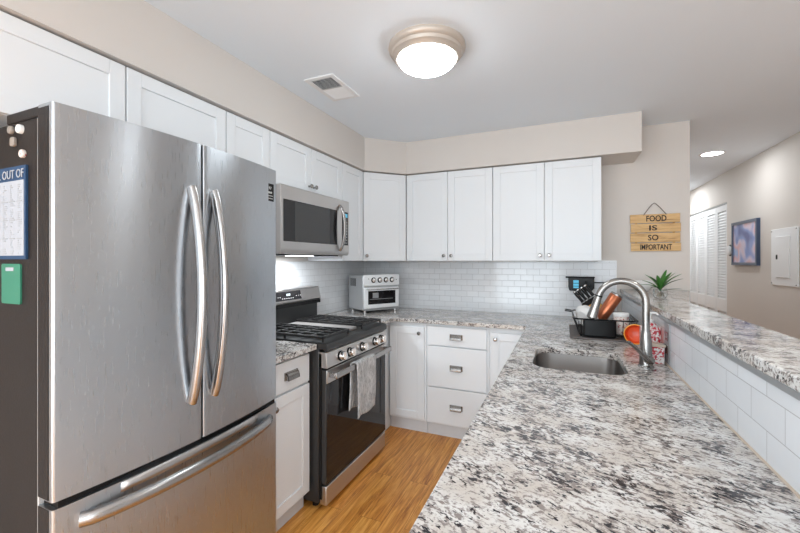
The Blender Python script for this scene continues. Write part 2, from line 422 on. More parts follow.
# soffits
mb = MB(); mb.prism([(XL, YF), (-1.545, YF), (-1.545, 2.83), (-1.275, 3.10), (.50, 3.10), (.50, YB), (XL, YB)], 2.137, ZC)
struct('wall_soffit', mb, WALL, label='beige boxed soffit above the wall cabinets')
# backsplash
struct('wall_backsplash', MB().box(XL+.008, .378, YB-.008, YB, .9145, 1.366), TILEB, label='white subway tile backsplash on the back wall')
struct('trim_1', MB().box(.378, .386, YB-.010, YB, .9145, 1.374).box(.2535, .378, YB-.010, YB, 1.366, 1.374), WHITE2, label='white tile edging beside the sign wall', cat='trim')
struct('wall_backsplash_left', MB().box(XL, XL+.008, 1.385, YB, .9145, 1.366), TILEL, label='white subway tile backsplash behind the range')
# half wall
struct('wall_peninsula', MB().box(.43, .565, .2, YB, 0, 1.103), WALL, label='half wall carrying the raised granite bar')
struct('wall_tiled_face', MB().box(.42, .43, .2, YB-.012, .9145, 1.103), TILEP, label='white subway tile face of the half wall')
struct('trim_2', MB().box(.412, .43, .2, YB-.012, 1.103, 1.119), TRIMG, bevel=.002, label='grey metal strip under the raised bar top', cat='trim')

struct('trim_4', MB().box(.4145, .4202, .2, YB-.012, .9141, .9175), CREAM, label='cream caulk line where the counter meets the tiled half wall', cat='trim')
# louvered closet doors
def louver_leaf(name, y0, y1):
    o = thing(name, 'white louvered closet door leaf in the hallway', 'door', (XR, (y0+y1)/2, 0), kind='structure')
    X0, X1 = XR+.012, XR+.042
    f = MB()
    f.box(X0, X1, y0, y0+.045, .03, 2.04).box(X0, X1, y1-.045, y1, .03, 2.04)
    for a, b in ((.03, .16), (.76, .91), (1.97, 2.04)): f.box(X0, X1, y0+.045, y1-.045, a, b)
    obj('door_frame', f, WHITE2, o)
    l = MB()
    z = .18
    while z < 1.95:
        if not (.735 < z < .915):
            M = Matrix.Translation((XR+.027, 0, z)) @ Matrix.Rotation(R(-58), 4, 'Y')
            l.box(-.022, .022, y0+.043, y1-.043, -.003, .003, M)
        z += .034
    obj('louvers', l, WHITE2, o)
    return o
for i in range(4):
    y0 = 5.60+i*.37
    d = louver_leaf('door_%d' % (i+1), y0, y0+.362)
    d['label'] = ['nearest louvered closet door leaf in the hallway, next to the picture', 'second louvered closet leaf from the picture', 'third louvered closet leaf from the picture', 'farthest louvered closet door leaf beside the sign wall'][i]
struct('trim_3', MB().box(XR+.005, XR+.04, 5.60, 7.08, 2.043, 2.058), TRIMG, label='dark track above the louvered doors', cat='trim')
struct('baseboard_right', MB().box(XR-.012, XR, YF, 5.555, 0, .09), WHITE2, label='white baseboard of the hallway wall', cat='baseboard')
for i, x in enumerate((-.85, .925)):
    f = MB(); zl = (.06, .65)[i]; xa, xb = x-.8+(0 if i == 0 else .025), x+.8-(0 if i == 0 else .025)
    f.box(xa, xb, YF-.08, YF-.03, zl, zl+.06).box(xa, xb, YF-.08, YF-.03, 2.19, 2.25).box(xa, xa+.06, YF-.08, YF-.03, zl+.06, 2.19).box(xb-.06, xb, YF-.08, YF-.03, zl+.06, 2.19).box(xa+.06, xb-.06, YF-.07, YF-.04, 1.43, 1.47)
    o = struct('window_%d' % (i+1), f, WHITE2, label='white window frame behind the viewer, %s one' % ('left', 'right')[i], cat='window')  # unseen frames, added around the rear fill lights

for i, x in enumerate((XL-.06, XR+.06)):
    f = MB(); f.box(x-.025, x+.025, -2.5, -1, .06, .12).box(x-.025, x+.025, -2.5, -1, 2.05, 2.1).box(x-.025, x+.025, -2.5, -2.45, .12, 2.05).box(x-.025, x+.025, -1.05, -1, .12, 2.05).box(x-.02, x+.02, -1.77, -1.73, .12, 2.05)
    struct('window_%d' % (i+3), f, WHITE2, label='white window frame in the %s wall behind the viewer' % ('left', 'right')[i], cat='window')  # unseen frames, added along with the side fill lights

# ------------------------------------------------------------------ cabinets
def shaker(w, h, t=.019, rail=.056, rec=.007, x0=0, z0=0, y=0):
    mb = MB(); r = rail; yf = y-t
    mb.box(x0, x0+r, yf, y, z0, z0+h).box(x0+w-r, x0+w, yf, y, z0, z0+h)
    mb.box(x0+r, x0+w-r, yf, y, z0, z0+r).box(x0+r, x0+w-r, yf, y, z0+h-r, z0+h)
    mb.box(x0+r-.001, x0+w-r+.001, yf+rec, y-.002, z0+r-.001, z0+h-r+.001)
    return mb
def knob_mb(x, z, y=-.019):
    M = Matrix.Translation((x, y, z)) @ Matrix.Rotation(pi/2, 4, 'X')
    return MB().lathe([(0.008, -.001), (.007, .003), (.005, .006), (.005, .014), (.011, .018), (.0145, .022), (.0145, .026), (.011, .030), (0, .0315)], M, 20)
def cup_mb(x, z, y=-.019, w=.088, h=.042):
    mb = MB(); n = 8; prof = []
    for k in range(n+1):
        a = pi/2*k/n; prof.append((y-.001-.024*sin(a)*1.0, z+h/2*.55+(-h*.85)*(1-cos(a))+.004))
    # hood: outer arc from wall top out and down
    out = [(y, z+h/2)]+[(y-.006-.018*sin(pi/2*k/n), z+h/2-.003-(h-.006)*(1-cos(pi/2*k/n))) for k in range(n+1)]
    inn = [(p[0]+.003, p[1]-.003) for p in out[::-1] if p[1]-.003 > z-h/2-.002]
    mb.prism(out+[(y-.021, z-h/2)]+inn[1:]+[(y, z+h/2-.006)], x-w/2, x+w/2, 'x')
    for s in (-1, 1):
        a = x+s*w/2
        side = [(y, z+h/2)]+[(p[0], p[1]) for p in out[1:]]+[(y, z-h/2+.003)]
        mb.prism(side, min(a, a-s*.004), max(a, a-s*.004), 'x')
        mb.box(min(a, a+s*.006), max(a, a+s*.006), y-.006, y, z-h/2+.002, z+h/2)
    return mb
def cabinet(label, loc, rotz, w, depth, h, doors=(), drawers=(), toe=False, cat='cabinet', group=None, hollow=False, name='wall_cabinet', open_top=False):
    o = thing(name, label, cat, loc, rotz, group, local=True)
    zb = .10 if toe else 0
    c = MB()
    if hollow:
        c.box(0, w, 0, .018, zb, h).box(0, w, depth-.015, depth, zb, h).box(0, .018, .018, depth-.015, zb, h).box(w-.018, w, .018, depth-.015, zb, h).box(.018, w-.018, .018, depth-.015, zb, zb+.018)
    else: c.box(0, w, 0, depth, zb, h)
    obj('carcass', c, WHITE, o, bevel=.0012)
    if toe: obj('toe_kick', MB().box(.001, w-.001, .030, depth-.002, 0, .10), TOEK, o)
    for d in doors:
        x0, x1, z0, z1 = d[:4]
        dd = obj('door', shaker(x1-x0, z1-z0, x0=x0, z0=z0), WHITE, o, bevel=.0018)
        if len(d) > 4 and d[4]:
            obj('knob', knob_mb(*d[4]), NICKEL, dd)
    for d in drawers:
        x0, x1, z0, z1 = d[:4]
        dd = obj('drawer', MB().box(x0, x1, -.019, 0, z0, z1), WHITE, o, bevel=.003)
        obj('pull', cup_mb((x0+x1)/2, d[4] if len(d) > 4 else (z0+z1)/2), NICKEL, dd)
    return o
G = .0018
P90 = pi/2
XF = -1.584     # left-run carcass face (door fronts at -1.565)
zt = 2.130
def up_left(label, y0, y1, z0, doors):
    h = zt-z0; w = y1-y0
    return cabinet(label, (XF, y0, z0), P90, w, .304, h, [(a+G, b-G, G, h-G, k) for a, b, k in doors])
up_left('white two-door wall cabinet above the refrigerator', -.02, .937, 1.82, [(0, .478, None), (.478, .957, None)])
up_left('white one-door wall cabinet above the right half of the refrigerator', .939, 1.415, 1.82, [(0, .476, None)])
up_left('narrow white wall cabinet between refrigerator cabinets and microwave', 1.417, 1.727, 1.37, [(0, .310, None)])
up_left('white two-door wall cabinet directly above the microwave', 1.729, 2.512, 1.824, [(0, .3915, (.365, .045)), (.3915, .783, (.418, .045))])
up_left('narrow white wall cabinet between microwave and corner cabinet', 2.514, 2.838, 1.37, [(0, .322, None)])
# diagonal corner
dl = thing('wall_cabinet', 'white angled corner wall cabinet above the toaster oven', 'cabinet', (-1.565, 2.842, 1.37), P90/2, local=True)
Mi = (Matrix.Translation((-1.565, 2.842, 1.37)) @ Matrix.Rotation(P90/2, 4, 'Z')).inverted()
pts = [(-1.584, 2.842), (-1.285, 3.139), (-1.285, YB-.004), (XL+.004, YB-.004), (XL+.004, 2.842)]
loc = [Mi @ Vector((x, y, 1.37)) for x, y in pts]
# pull the diagonal face back to the door's back plane
loc[0] = Mi @ Vector((-1.584, 2.850, 1.37)); loc[1] = Mi @ Vector((-1.292, 3.142, 1.37))
obj('carcass', MB().prism([(p.x, p.y) for p in loc], 0, .76), WHITE, dl, bevel=.0012)
dd = obj('door', shaker(.388, .756, x0=.004, z0=.002, y=.019), WHITE, dl, bevel=.0018)
obj('knob', knob_mb(.028, .045, 0), NICKEL, dd)
# back uppers
def up_back(label, x0, x1, k1, k2):
    w = x1-x0; h = .76
    return cabinet(label, (x0, 3.139, 1.37), 0, w, .307, h, [(G, w*k1-G, G, h-G, (w*k1-.03, .045)), (w*k1+G, w-G, G, h-G, (w*k1+.035, .045))])
up_back('white two-door wall cabinet beside the angled corner cabinet', -1.280, -.528, .5, 0)
up_back('white two-door wall cabinet at the right end, nearest the wooden sign', -.526, .2535, .5, 0)

# base cabinets
BZ = .882
cabinet('white base cabinet with one drawer between refrigerator and range', (-1.304, 1.400, 0), P90, .336, .582, BZ,
        [(.012, .324, .105, .700, (.035, .655))], [(.012, .324, .712, .862)], toe=True, name='base_cabinet')
cabinet('white base cabinet with one door beside the range, under the back counter', (-1.318, 2.84, 0), 0, .322, .606, BZ,
        [(.014, .308, .12, .845, (.272, .80))], [], toe=True, name='base_cabinet')
cabinet('white base cabinet with three drawers under the back counter', (-.994, 2.84, 0), 0, .488, .606, BZ,
        [], [(.014, .474, .716, .862), (.014, .474, .396, .708), (.014, .474, .112, .388)], toe=True, name='base_cabinet')
cabinet('white base cabinet with one door in the corner behind the peninsula', (-.504, 2.84, 0), 0, .30, .606, BZ,
        [(.016, .285, .12, .845, (.048, .80))], [], toe=True, name='base_cabinet')
o = cabinet('white corner base cabinet under the toaster oven, hidden behind the range', (XL+.004, 2.525, 0), 0, .563, .91, BZ, toe=False, name='base_cabinet')
cabinet('white peninsula base cabinet under the sink counter', (-.205, 2.80, 0), -P90, 2.55, .615, BZ,
        [(.03+i*.63, .03+i*.63+.61, .12, .70, (.07 if i % 2 else .56, .65)) for i in range(4)],
        [(.03+i*.63, .03+i*.63+.61, .712, .862) for i in range(4)], toe=True, name='base_cabinet', hollow=True)

# ------------------------------------------------------------------ countertops
GT = .914
SX0, SX1, SY0, SY1 = -.128, .243, 1.735, 2.155
hole = rrect(SX0, SX1, SY0, SY1, .075)
outer = [(XL+.01, 2.503), (-1.25, 2.503), (-1.25, 2.795), (-.24, 2.795), (-.24, .2), (.4195, .2), (.4195, YB-.0082), (XL+.01, YB-.012)]
o = obj('countertop', slab_with_hole(outer, hole, .884, GT), GRANITE, bevel=.003, origin=(-.2, 2.6, .884))
tag(o, 'long L-shaped speckled granite countertop running from corner to peninsula', 'countertop')
o = obj('countertop', MB().box(XL+.01, -1.245, 1.395, 1.737, .884, GT), GRANITE, bevel=.003, origin=(-1.5, 1.57, .884))
tag(o, 'short speckled granite countertop between refrigerator and range', 'countertop')
o = obj('bar_top', MB().prism([(.408, .2), (.612, .2), (.612, 2.44), (.858, 3.425), (.858, YB-.002), (.408, YB-.002)], 1.12, 1.15), GRANITE, bevel=.004, origin=(.5, 1.8, 1.12))
tag(o, 'raised glossy granite bar top on the tiled half wall', 'countertop')

# ------------------------------------------------------------------ sink
sk = thing('sink', 'undermount stainless steel sink set in the peninsula counter', 'sink', ((SX0+SX1)/2, (SY0+SY1)/2, .70))
def ring(pts, z): return [(p[0], p[1], z) for p in pts]
s = MB(); e = .006
rings = [rrect(SX0-.02, SX1+.02, SY0-.02, SY1+.02, .09), rrect(SX0-e, SX1+e, SY0-e, SY1+e, .078), rrect(SX0-e+.008, SX1+e-.008, SY0-e+.008, SY1+e-.008, .075), rrect(SX0+.03, SX1-.03, SY0+.03, SY1-.03, .05)]
zs = [.8835, .8835, .735, .708]
vs = [[s.bm.verts.new((p[0], p[1], z)) for p in rg] for rg, z in zip(rings, zs)]
n = len(vs[0])
for A, B in zip(vs, vs[1:]):
    for k in range(n): f = s.bm.faces.new((A[k], A[(k+1) % n], B[(k+1) % n], B[k])); f.smooth = True
s.bm.faces.new(vs[-1])
bmesh.ops.recalc_face_normals(s.bm, faces=s.bm.faces)
b_ = obj('basin', s, SINKM, sk, solid=.0012)
obj('drain', MB().lathe([(.045, .7085), (.045, .712), (.036, .712), (.030, .7085), (0, .7085)], Matrix.Translation(((SX0+SX1)/2, SY1-.14, 0))), CHROME, sk)

# ------------------------------------------------------------------ faucet
fx, fy = .325, 1.92
fa = thing('faucet', 'brushed nickel gooseneck faucet with pull-down spray beside the sink', 'faucet', (fx, fy, GT))
obj('base', MB().lathe([(.030, GT), (.030, GT+.006), (.026, GT+.010), (.024, GT+.05), (.022, GT+.11), (.017, GT+.15), (.0165, GT+.155)], Matrix.Translation((fx, fy, 0))), NICKEL, fa)
Ra = .092; zc = 1.190
path = [(fx, fy, GT+.14), (fx, fy, 1.10), (fx, fy, 1.15)]
for k in range(0, 17):
    a = R(0+k*165/16); path.append((fx-Ra+Ra*cos(a), fy, zc+Ra*sin(a)))
obj('neck', MB().tube(path, .0150, 16), NICKEL, fa)
ex, ey, ez = path[-1]
dv = Vector((-.27, 0, -.96)).normalized()
p0 = Vector((ex, ey, ez)); 
sp_ = obj('spray_head', MB().tube([p0-dv*.004, p0+dv*.012, p0+dv*.05, p0+dv*.10, p0+dv*.106], [.0145, .0155, .018, .0225, .018], 20), NICKEL, fa)
obj('joint_ring', MB().tube([p0-dv*.003, p0+dv*.003], [.0162, .0162], 20), BLACKM, fa)
obj('spray_face', MB().tube([p0+dv*.1055, p0+dv*.108], [.017, .016], 20), BLACKM, sp_)
lv = obj('lever_hub', MB().tube([(fx, fy, GT+.035), (fx+.012, fy-.036, GT+.035)], [.019, .017], 16), NICKEL, fa)
obj('lever', MB().tube([(fx+.012, fy-.034, GT+.030), (fx-.012, fy-.055, GT+.055), (fx-.045, fy-.08, GT+.09), (fx-.078, fy-.10, GT+.122)], [.014, .0125, .0105, .008], 14, sq=(1.15, .7)), NICKEL, fa)

# ------------------------------------------------------------------ refrigerator
FY0, FY1, FXF = .547, 1.382, -1.215
mid = (FY0+FY1)/2; half = (FY1-FY0)/2
def fx_at(y, bow=.035): return FXF+bow*(1-((y-mid)/half)**2)
fr = thing('refrigerator', 'stainless steel french door refrigerator with black sides at the left', 'refrigerator', (-1.54, mid, 0))
obj('body', MB().box(XL+.012, -1.288, FY0+.004, FY1-.004, .03, 1.757), FSIDE, fr, bevel=.006)
obj('base_grille', MB().box(-1.30, -1.245, FY0+.02, FY1-.02, .012, .062), BLACKM, fr)
obj('gasket', MB().box(-1.288, -1.281, FY0+.001, FY1-.001, .07, 1.752), GASKET, fr)
def front(y0, y1, z0, z1, xb=-1.281, rl=.006, rr=.006, inset=0):
    pts = [(xb, y0), ]
    def arc(yc, sgn, r):
        res = []
        for k in range(5):
            a = pi/2*k/4
            res.append((yc, a))
        return res
    n = 26
    for k in range(4):
        a = pi/2*k/4; yy = y0+rl*(1-cos(a)); pts.append((fx_at(yy)-rl+rl*sin(a)-inset, yy))
    for k in range(n+1):
        yy = y0+rl+(y1-rr-y0-rl)*k/n; pts.append((fx_at(yy)-inset, yy))
    for k in range(3, -1, -1):
        a = pi/2*k/4; yy = y1-rr*(1-cos(a)); pts.append((fx_at(yy)-rr+rr*sin(a)-inset, yy))
    pts.append((xb, y1))
    mb = MB().prism(pts, z0, z1)
    for f in mb.bm.faces:
        if abs(f.normal.z) < .5: f.smooth = True
    return mb
dL = obj('left_door', front(FY0, mid-.003, .742, 1.784), STEEL, fr)
dR = obj('right_door', front(mid+.003, FY1, .742, 1.784), STEEL, fr)
fz = obj('freezer_drawer', front(FY0, FY1, .07, .722), STEEL, fr)
obj('door_seam', MB().box(-1.281, -1.215, FY0+.012, FY1-.012, .722, .742).box(-1.281, -1.19, mid-.003, mid+.003, .742, 1.782), BLACKM, fr)
obj('door_side_panel', MB().box(-1.2815, -1.232, FY0-.0012, FY0-.0001, .07, .72).box(-1.2815, -1.232, FY0-.0012, FY0-.0001, .745, 1.775), FSIDE, fr)
# hinge cover along the top
obj('hinge_cover', MB().box(-1.46, -1.284, FY0+.004, FY0+.10, 1.757, 1.786), FSIDE, fr, bevel=.004)
obj('hinge_cover', MB().box(-1.47, -1.298, FY1-.10, FY1-.004, 1.757, 1.782), FSIDE, fr, bevel=.004)
def bow_handle(y, door):
    z0, z1 = .885, 1.622; pts = []; rr = []
    for k in range(25):
        t = k/24; bow = sin(pi*t)**.75 if 0 < t < 1 else 0
        pts.append((fx_at(y)+.004+.052*bow, y, z0+(z1-z0)*t)); rr.append(.0160)
    obj('handle', MB().tube(pts, rr, 14, sq=(1.25, .95)), HANDLE, door)
bow_handle(.917, dL); bow_handle(1.008, dR)
pts = []
for k in range(33):
    t = k/32; y = .603+(1.325-.603)*t; bow = sin(pi*t)**.45 if 0 < t < 1 else 0
    pts.append((fx_at(y)+.002+.038*bow, y, .668))
obj('handle', MB().tube(pts, .0175, 14, sq=(.95, 1.2)), HANDLE, fz)
# raised lip strip behind the freezer handle
mb = MB()
for a, b in ((.70, 1.24),):
    rows = []
    for z, dx in ((.690, .0008), (.700, .003), (.7205, .003)):
        rows.append([(fx_at(a+(b-a)*k/20)+dx, a+(b-a)*k/20, z) for k in range(21)])
    mb.grid(rows)
obj('top_lip', mb, STEELH, fz, solid=.001)
bd = obj('badge', MB().box(fx_at(1.335)-.004, fx_at(1.335)+.0022, 1.306, 1.354, 1.638, 1.716), BLACK, dR)
mb = text_mb('97', .018, Matrix.Translation((fx_at(1.335)+.0026, 1.33, 1.690)) @ FACE_X)
obj('badge_print', mb, GASKET, bd)
bx = fx_at(1.335)
obj('badge_print', MB().box(bx+.002, bx+.003, 1.312, 1.348, 1.660, 1.663).box(bx+.002, bx+.003, 1.312, 1.348, 1.648, 1.651).box(bx+.002, bx+.003, 1.316, 1.342, 1.672, 1.680), GASKET, bd)
for sx in (-1.80, -1.33):
    for sy in (FY0+.06, FY1-.06): obj('foot', MB().cyl((sx, sy, 0), (sx, sy, .032), .018), BLACKM, fr)

# things on the fridge side
ys = FY0+.004
pd = thing('notepad', 'white magnetic shopping list pad with blue header on refrigerator side', 'notepad', (-1.445, ys-.004, 1.375))
obj('pages', MB().box(-1.552, -1.341, ys-.006, ys-.0003, 1.375, 1.632), BLUEP, pd)
obj('page_face', MB().box(-1.545, -1.348, ys-.0075, ys-.0055, 1.385, 1.592), PAPER, pd)
mb = text_mb('ALL OUT OF', .034, Matrix.Translation((-1.346, ys-.0078, 1.599)) @ FACE_Y, align='RIGHT', sx=.92)
bmesh.ops.recalc_face_normals(mb.bm, faces=mb.bm.faces)
obj('header_text', mb, PAPER, pd)
mb = MB()
random.seed(2)
for c in range(5):
    x = -1.541+c*.039
    for r in range(34):
        if r % 9 == 8: mb.box(x, x+.030, ys-.0082, ys-.0074, 1.579-r*.0057, 1.5815-r*.0057)
        elif random.random() < .85: mb.box(x+.006, x+.010+random.random()*.02, ys-.0082, ys-.0074, 1.579-r*.0057, 1.5808-r*.0057)
obj('list_lines', mb, TRIMG, pd)
cdd = thing('magnet_card', 'small green picture card magnet below the notepad', 'magnet', (-1.425, ys, 1.25))
obj('card', MB().prism(rrect(-1.476, -1.374, 1.25, 1.362, .006), ys-.004, ys, 'y'), GREENP, cdd)
obj('caption_strip', MB().box(-1.45, -1.408, ys-.0052, ys-.0038, 1.342, 1.352), PAPER, cdd)
def mag(x, z, r, label, pat=None):
    M = Matrix.Translation((x, ys, z)) @ Matrix.Rotation(pi/2, 4, 'X')
    o = obj('magnet', MB().lathe([(r*.95, -.0005), (r, .002), (r, .006), (r*.85, .0085), (0, .009)], M, 20), pat or BEIGEM, origin=(x, ys, z))
    tag(o, label, 'magnet', 'round magnets on the refrigerator side')
mag(-1.424, 1.737, .0115, 'beige round magnet at upper left of the four on the refrigerator side')
o = obj('magnet', MB().lathe([(.0125, -.0005), (.0125, .008), (.011, .010), (.006, .010), (.005, .006), (0, .006)], Matrix.Translation((-1.374, ys, 1.733)) @ Matrix.Rotation(pi/2, 4, 'X'), 20), PLATEW, origin=(-1.374, ys, 1.733))
tag(o, 'ring shaped magnet with dark centre at upper right of the four', 'magnet', 'round magnets on the refrigerator side')
o = obj('magnet', MB().prism(rrect(-1.422, -1.400, 1.690, 1.715, .006), ys-.008, ys+.0005, 'y'), BEIGEM, bevel=.002, origin=(-1.411, ys, 1.70))
tag(o, 'beige squarish magnet below the two upper magnets', 'magnet', 'round magnets on the refrigerator side')
mag(-1.362, 1.664, .0115, 'patterned white round magnet, lowest of the four on refrigerator side', JARPAT)

# ------------------------------------------------------------------ range
RY0, RY1 = 1.742, 2.499
rg = thing('range', 'stainless steel gas range with black oven glass beside the small cabinet', 'stove', (-1.55, (RY0+RY1)/2, 0))
obj('body', MB().box(-1.87, -1.252, RY0, RY1, .035, .885), CHAR, rg, bevel=.004)
for sx in (-1.82, -1.30):
    for sy in (RY0+.04, RY1-.04): obj('foot', MB().cyl((sx, sy, 0), (sx, sy, .036), .018), BLACKM, rg)
for ya_, yb_ in ((RY0+.002, RY0+.02), (RY1-.02, RY1-.002)): obj('side_trim', MB().box(-1.252, -1.235, ya_, yb_, .06, .86), BLACKM, rg)
obj('drawer', MB().box(-1.25, -1.205, RY0+.006, RY1-.006, .028, .132), STEELH, rg, bevel=.005)
dr = obj('oven_door', MB().box(-1.25, -1.207, RY0+.006, RY1-.006, .142, .772), CHAR, rg, bevel=.004)
obj('glass', MB().box(-1.208, -1.2035, RY0+.008, RY1-.008, .146, .695), GLASSB, dr, bevel=.002)
obj('top_rail', MB().box(-1.208, -1.201, RY0+.006, RY1-.006, .697, .772), STEELH, dr, bevel=.003)
hz = .742
h_ = obj('handle', MB().box(-1.163, -1.147, RY0+.02, RY1-.02, hz-.017, hz+.017), HANDLE, dr, bevel=.005)
obj('handle_post', MB().box(-1.203, -1.16, RY0+.022, RY0+.048, hz-.013, hz+.013), HANDLE, dr, bevel=.004)
obj('handle_post', MB().box(-1.203, -1.16, RY1-.048, RY1-.022, hz-.013, hz+.013), HANDLE, dr, bevel=.004)
cp = obj('control_panel', MB().prism([(-1.26, .782), (-1.197, .782), (-1.205, .868), (-1.26, .872)], RY0+.002, RY1-.002, 'y'), STEELH, rg, bevel=.003)
tilt = math.atan2(.008, .086)
for y in (1.885, 1.985, 2.14, 2.315, 2.405):
    M = Matrix.Translation((-1.2005, y, .822)) @ Matrix.Rotation(pi/2-tilt, 4, 'Y')
    k = obj('knob', MB().lathe([(.029, -.002), (.029, .004), (.024, .006), (.021, .008)], M, 24), BLACKM, cp)
    obj('knob_cap', MB().lathe([(.0245, .006), (.0245, .030), (.0225, .034), (0, .034)], M, 24).box(-.019, .019, -.004, .004, .033, .040, M), CHROME, k)
# cooktop
ct = obj('cooktop', MB().prism([(-1.80, .885), (-1.225, .885), (-1.205, .872), (-1.197, .876), (-1.193, .898), (-1.203, .916), (-1.235, .920), (-1.80, .920)], RY0, RY1, 'y'), CHAR, rg, bevel=.002)
obj('griddle_plate', MB().box(-1.76, -1.27, 2.045, 2.195, .9195, .940), pm('griddle_grey', (.30, .28, .27), .45, .3, noise=.15), ct, bevel=.006)
def grate(y0, y1):
    g = MB(); z0, z1 = .937, .952; x0, x1 = -1.775, -1.235; t = .010
    g.box(x0, x1, y0, y0+t, z0, z1).box(x0, x1, y1-t, y1, z0, z1).box(x0, x0+t, y0, y1, z0, z1).box(x1-t, x1, y0, y1, z0, z1)
    g.box((x0+x1)/2-t/2, (x0+x1)/2+t/2, y0, y1, z0, z1)
    for i in range(1, 4):
        y = y0+(y1-y0)*i/4; g.box(x0, x1, y-t/2, y+t/2, z0, z1+.002)
    for q in (.17, .34, .66, .83):
        x = x0+(x1-x0)*q; g.box(x-t/2, x+t/2, y0, y1, z0, z1)
    for x in (x0, x1-t, (x0+x1)/2-t/2):
        for y in (y0, y1-t): g.box(x, x+t, y, y+t, .919, z0)
    obj('grate', g, IRON, ct, bevel=.0015)
    for q in (.25, .75):
        x = x0+(x1-x0)*q; ym = (y0+y1)/2
        obj('burner', MB().lathe([(.055, .919), (.055, .926), (.042, .928), (.040, .934), (0, .935)], Matrix.Translation((x, ym, 0)), 24), BLACKM, ct)
grate(RY0+.018, 2.040); grate(2.200, RY1-.018)
# backguard
bgd = obj('backguard', MB().prism([(-1.875, .885), (-1.80, .885), (-1.80, 1.045), (-1.775, 1.055), (-1.775, 1.075), (-1.765, 1.082), (-1.785, 1.168), (-1.80, 1.175), (-1.875, 1.175)], RY0+.004, RY1-.004, 'y'), STEELH, rg, bevel=.002)
obj('lower_backguard', MB().box(-1.80, -1.797, RY0+.01, RY1-.01, .921, 1.045), CHAR, bgd)
obj('dark_ledge', MB().box(-1.800, -1.770, RY0+.004, RY1-.004, 1.048, 1.072), BLACKM, bgd)
def bgx(z): return -1.765-.020*(z-1.082)/.086
Mb = lambda z, d: (bgx(z)+d)
mb = MB(); ya, yb = 1.99, 2.26
mb.prism([(Mb(1.098, -.004), 1.098), (Mb(1.098, .002), 1.098), (Mb(1.158, .002), 1.158), (Mb(1.158, -.004), 1.158)], ya, yb, 'y')
dsp = obj('display_panel', mb, GLASSB, bgd)
Mt = Matrix.Translation((Mb(1.132, .0032), 2.12, 1.128)) @ FACE_X
obj('display_digits', text_mb('8:58', .022, Mt, .0004), DIGITS, dsp)
mb = MB()
for k in range(6): mb.box(Mb(1.112, .002), Mb(1.112, .003), 2.05+.022*k, 2.062+.022*k, 1.108, 1.114)
obj('button_row', mb, GASKET, dsp); mb = MB()
for y in (2.01, 2.03, 2.20, 2.225, 2.245): obj('indicator_mark', MB().box(Mb(1.12, .002), Mb(1.12, .003), y, y+.008, 1.12, 1.126), GASKET, dsp)
rg.location.x += .015


# towel over the handle
tw = MB(); 
def tow(y0, y1, x, zb, ph, amp=.005):
    rows = []
    for i in range(22):
        t = i/21; z = hz+.015-(hz+.015-zb)*t
        rows.append([(x+amp*sin(ph+9*(j/14)+1.5*t)*(.3+t), y0+(y1-y0)*j/14+.008*sin(3*t+ph), z+.006*sin(j*.7)*t) for j in range(15)])
    return rows
fr_rows = tow(1.965, 2.205, -1.139, .435, 0); bk = tow(1.945, 2.165, -1.178, .485, 1.2, .003)
top = []
for k in range(1, 6):
    a = pi*k/6
    top.append([tuple(Vector((-1.1585+.0195*cos(a)*1.0, fr_rows[0][j][1]*(1-k/6)+bk[0][j][1]*k/6, hz+.015+.010*sin(a)))) for j in range(15)])
tw.grid(fr_rows[::-1]+top+bk)
o = obj('dish_towel', tw, TOWEL, solid=.005, origin=(-1.155, 2.08, hz+.02)); o.location.x += .015; tag(o, 'grey terry dish towel hanging from the oven door handle', 'towel')

# ------------------------------------------------------------------ microwave
MY0, MY1, MZ0, MZ1 = 1.742, 2.502, 1.412, 1.820
MX = -1.50
mw = thing('microwave', 'stainless steel over-the-range microwave under the two-door cabinet', 'microwave', (-1.69, 2.12, MZ0))
obj('body', MB().box(XL+.01, -1.535, MY0, MY1, MZ0+.004, MZ1), CHAR, mw, bevel=.003)
obj('vent_grille', MB().box(-1.80, -1.56, MY0+.06, MY1-.06, MZ0-.006, MZ0+.006), BLACKM, mw)
obj('task_lamp_lens', MB().box(-1.70, -1.62, 2.02, 2.22, MZ0-.009, MZ0-.005), LENS, mw)  # glowing lens added to go with the lamp below
area('microwave_task_lamp', (-1.66, 2.12, MZ0-.012), (0, 0, 0), .08, .2, 3.4, (.88, .95, 1))  # unseen lamp added to brighten the tiles behind the range
f = MB().prism([(-1.535, MZ0), (-1.512, MZ0), (-1.503, MZ0+.012), (-1.500, MZ0+.035), (-1.500, MZ1-.006), (-1.506, MZ1), (-1.535, MZ1)], MY0, MY1, 'y')
fd = obj('door', f, STEELH, mw, bevel=.002)
obj('window', MB().box(-1.502, -1.4975, 1.765, 2.335, 1.487, 1.735), GLASSB, fd, bevel=.001)
obj('window_screen', MB().box(-1.498, -1.4969, 1.865, 2.24, 1.492, 1.730), pm('microwave_screen', (.035, .035, .035), .25, noise=.3, nscale=300), fd)
cpn = obj('control_panel', MB().box(-1.502, -1.4975, 2.405, 2.485, 1.487, 1.735), GLASSB, mw, bevel=.001)
mb = MB()
for i in range(8):
    for j in range(3): mb.box(-1.4978, -1.4968, 2.418+.02*j, 2.428+.02*j, 1.50+.022*i, 1.508+.022*i)
obj('buttons', mb, TRIMG, cpn)
obj('display', MB().box(-1.4978, -1.4968, 2.416, 2.474, 1.695, 1.722), SCREEN, cpn)
pts = []
for k in range(17):
    t = k/16; pts.append((-1.498+.045*(sin(pi*t)**.6 if 0 < t < 1 else 0), 2.368, 1.445+.33*t))
obj('handle', MB().tube(pts, .0125, 14, sq=(1.2, .8)), HANDLE, fd)

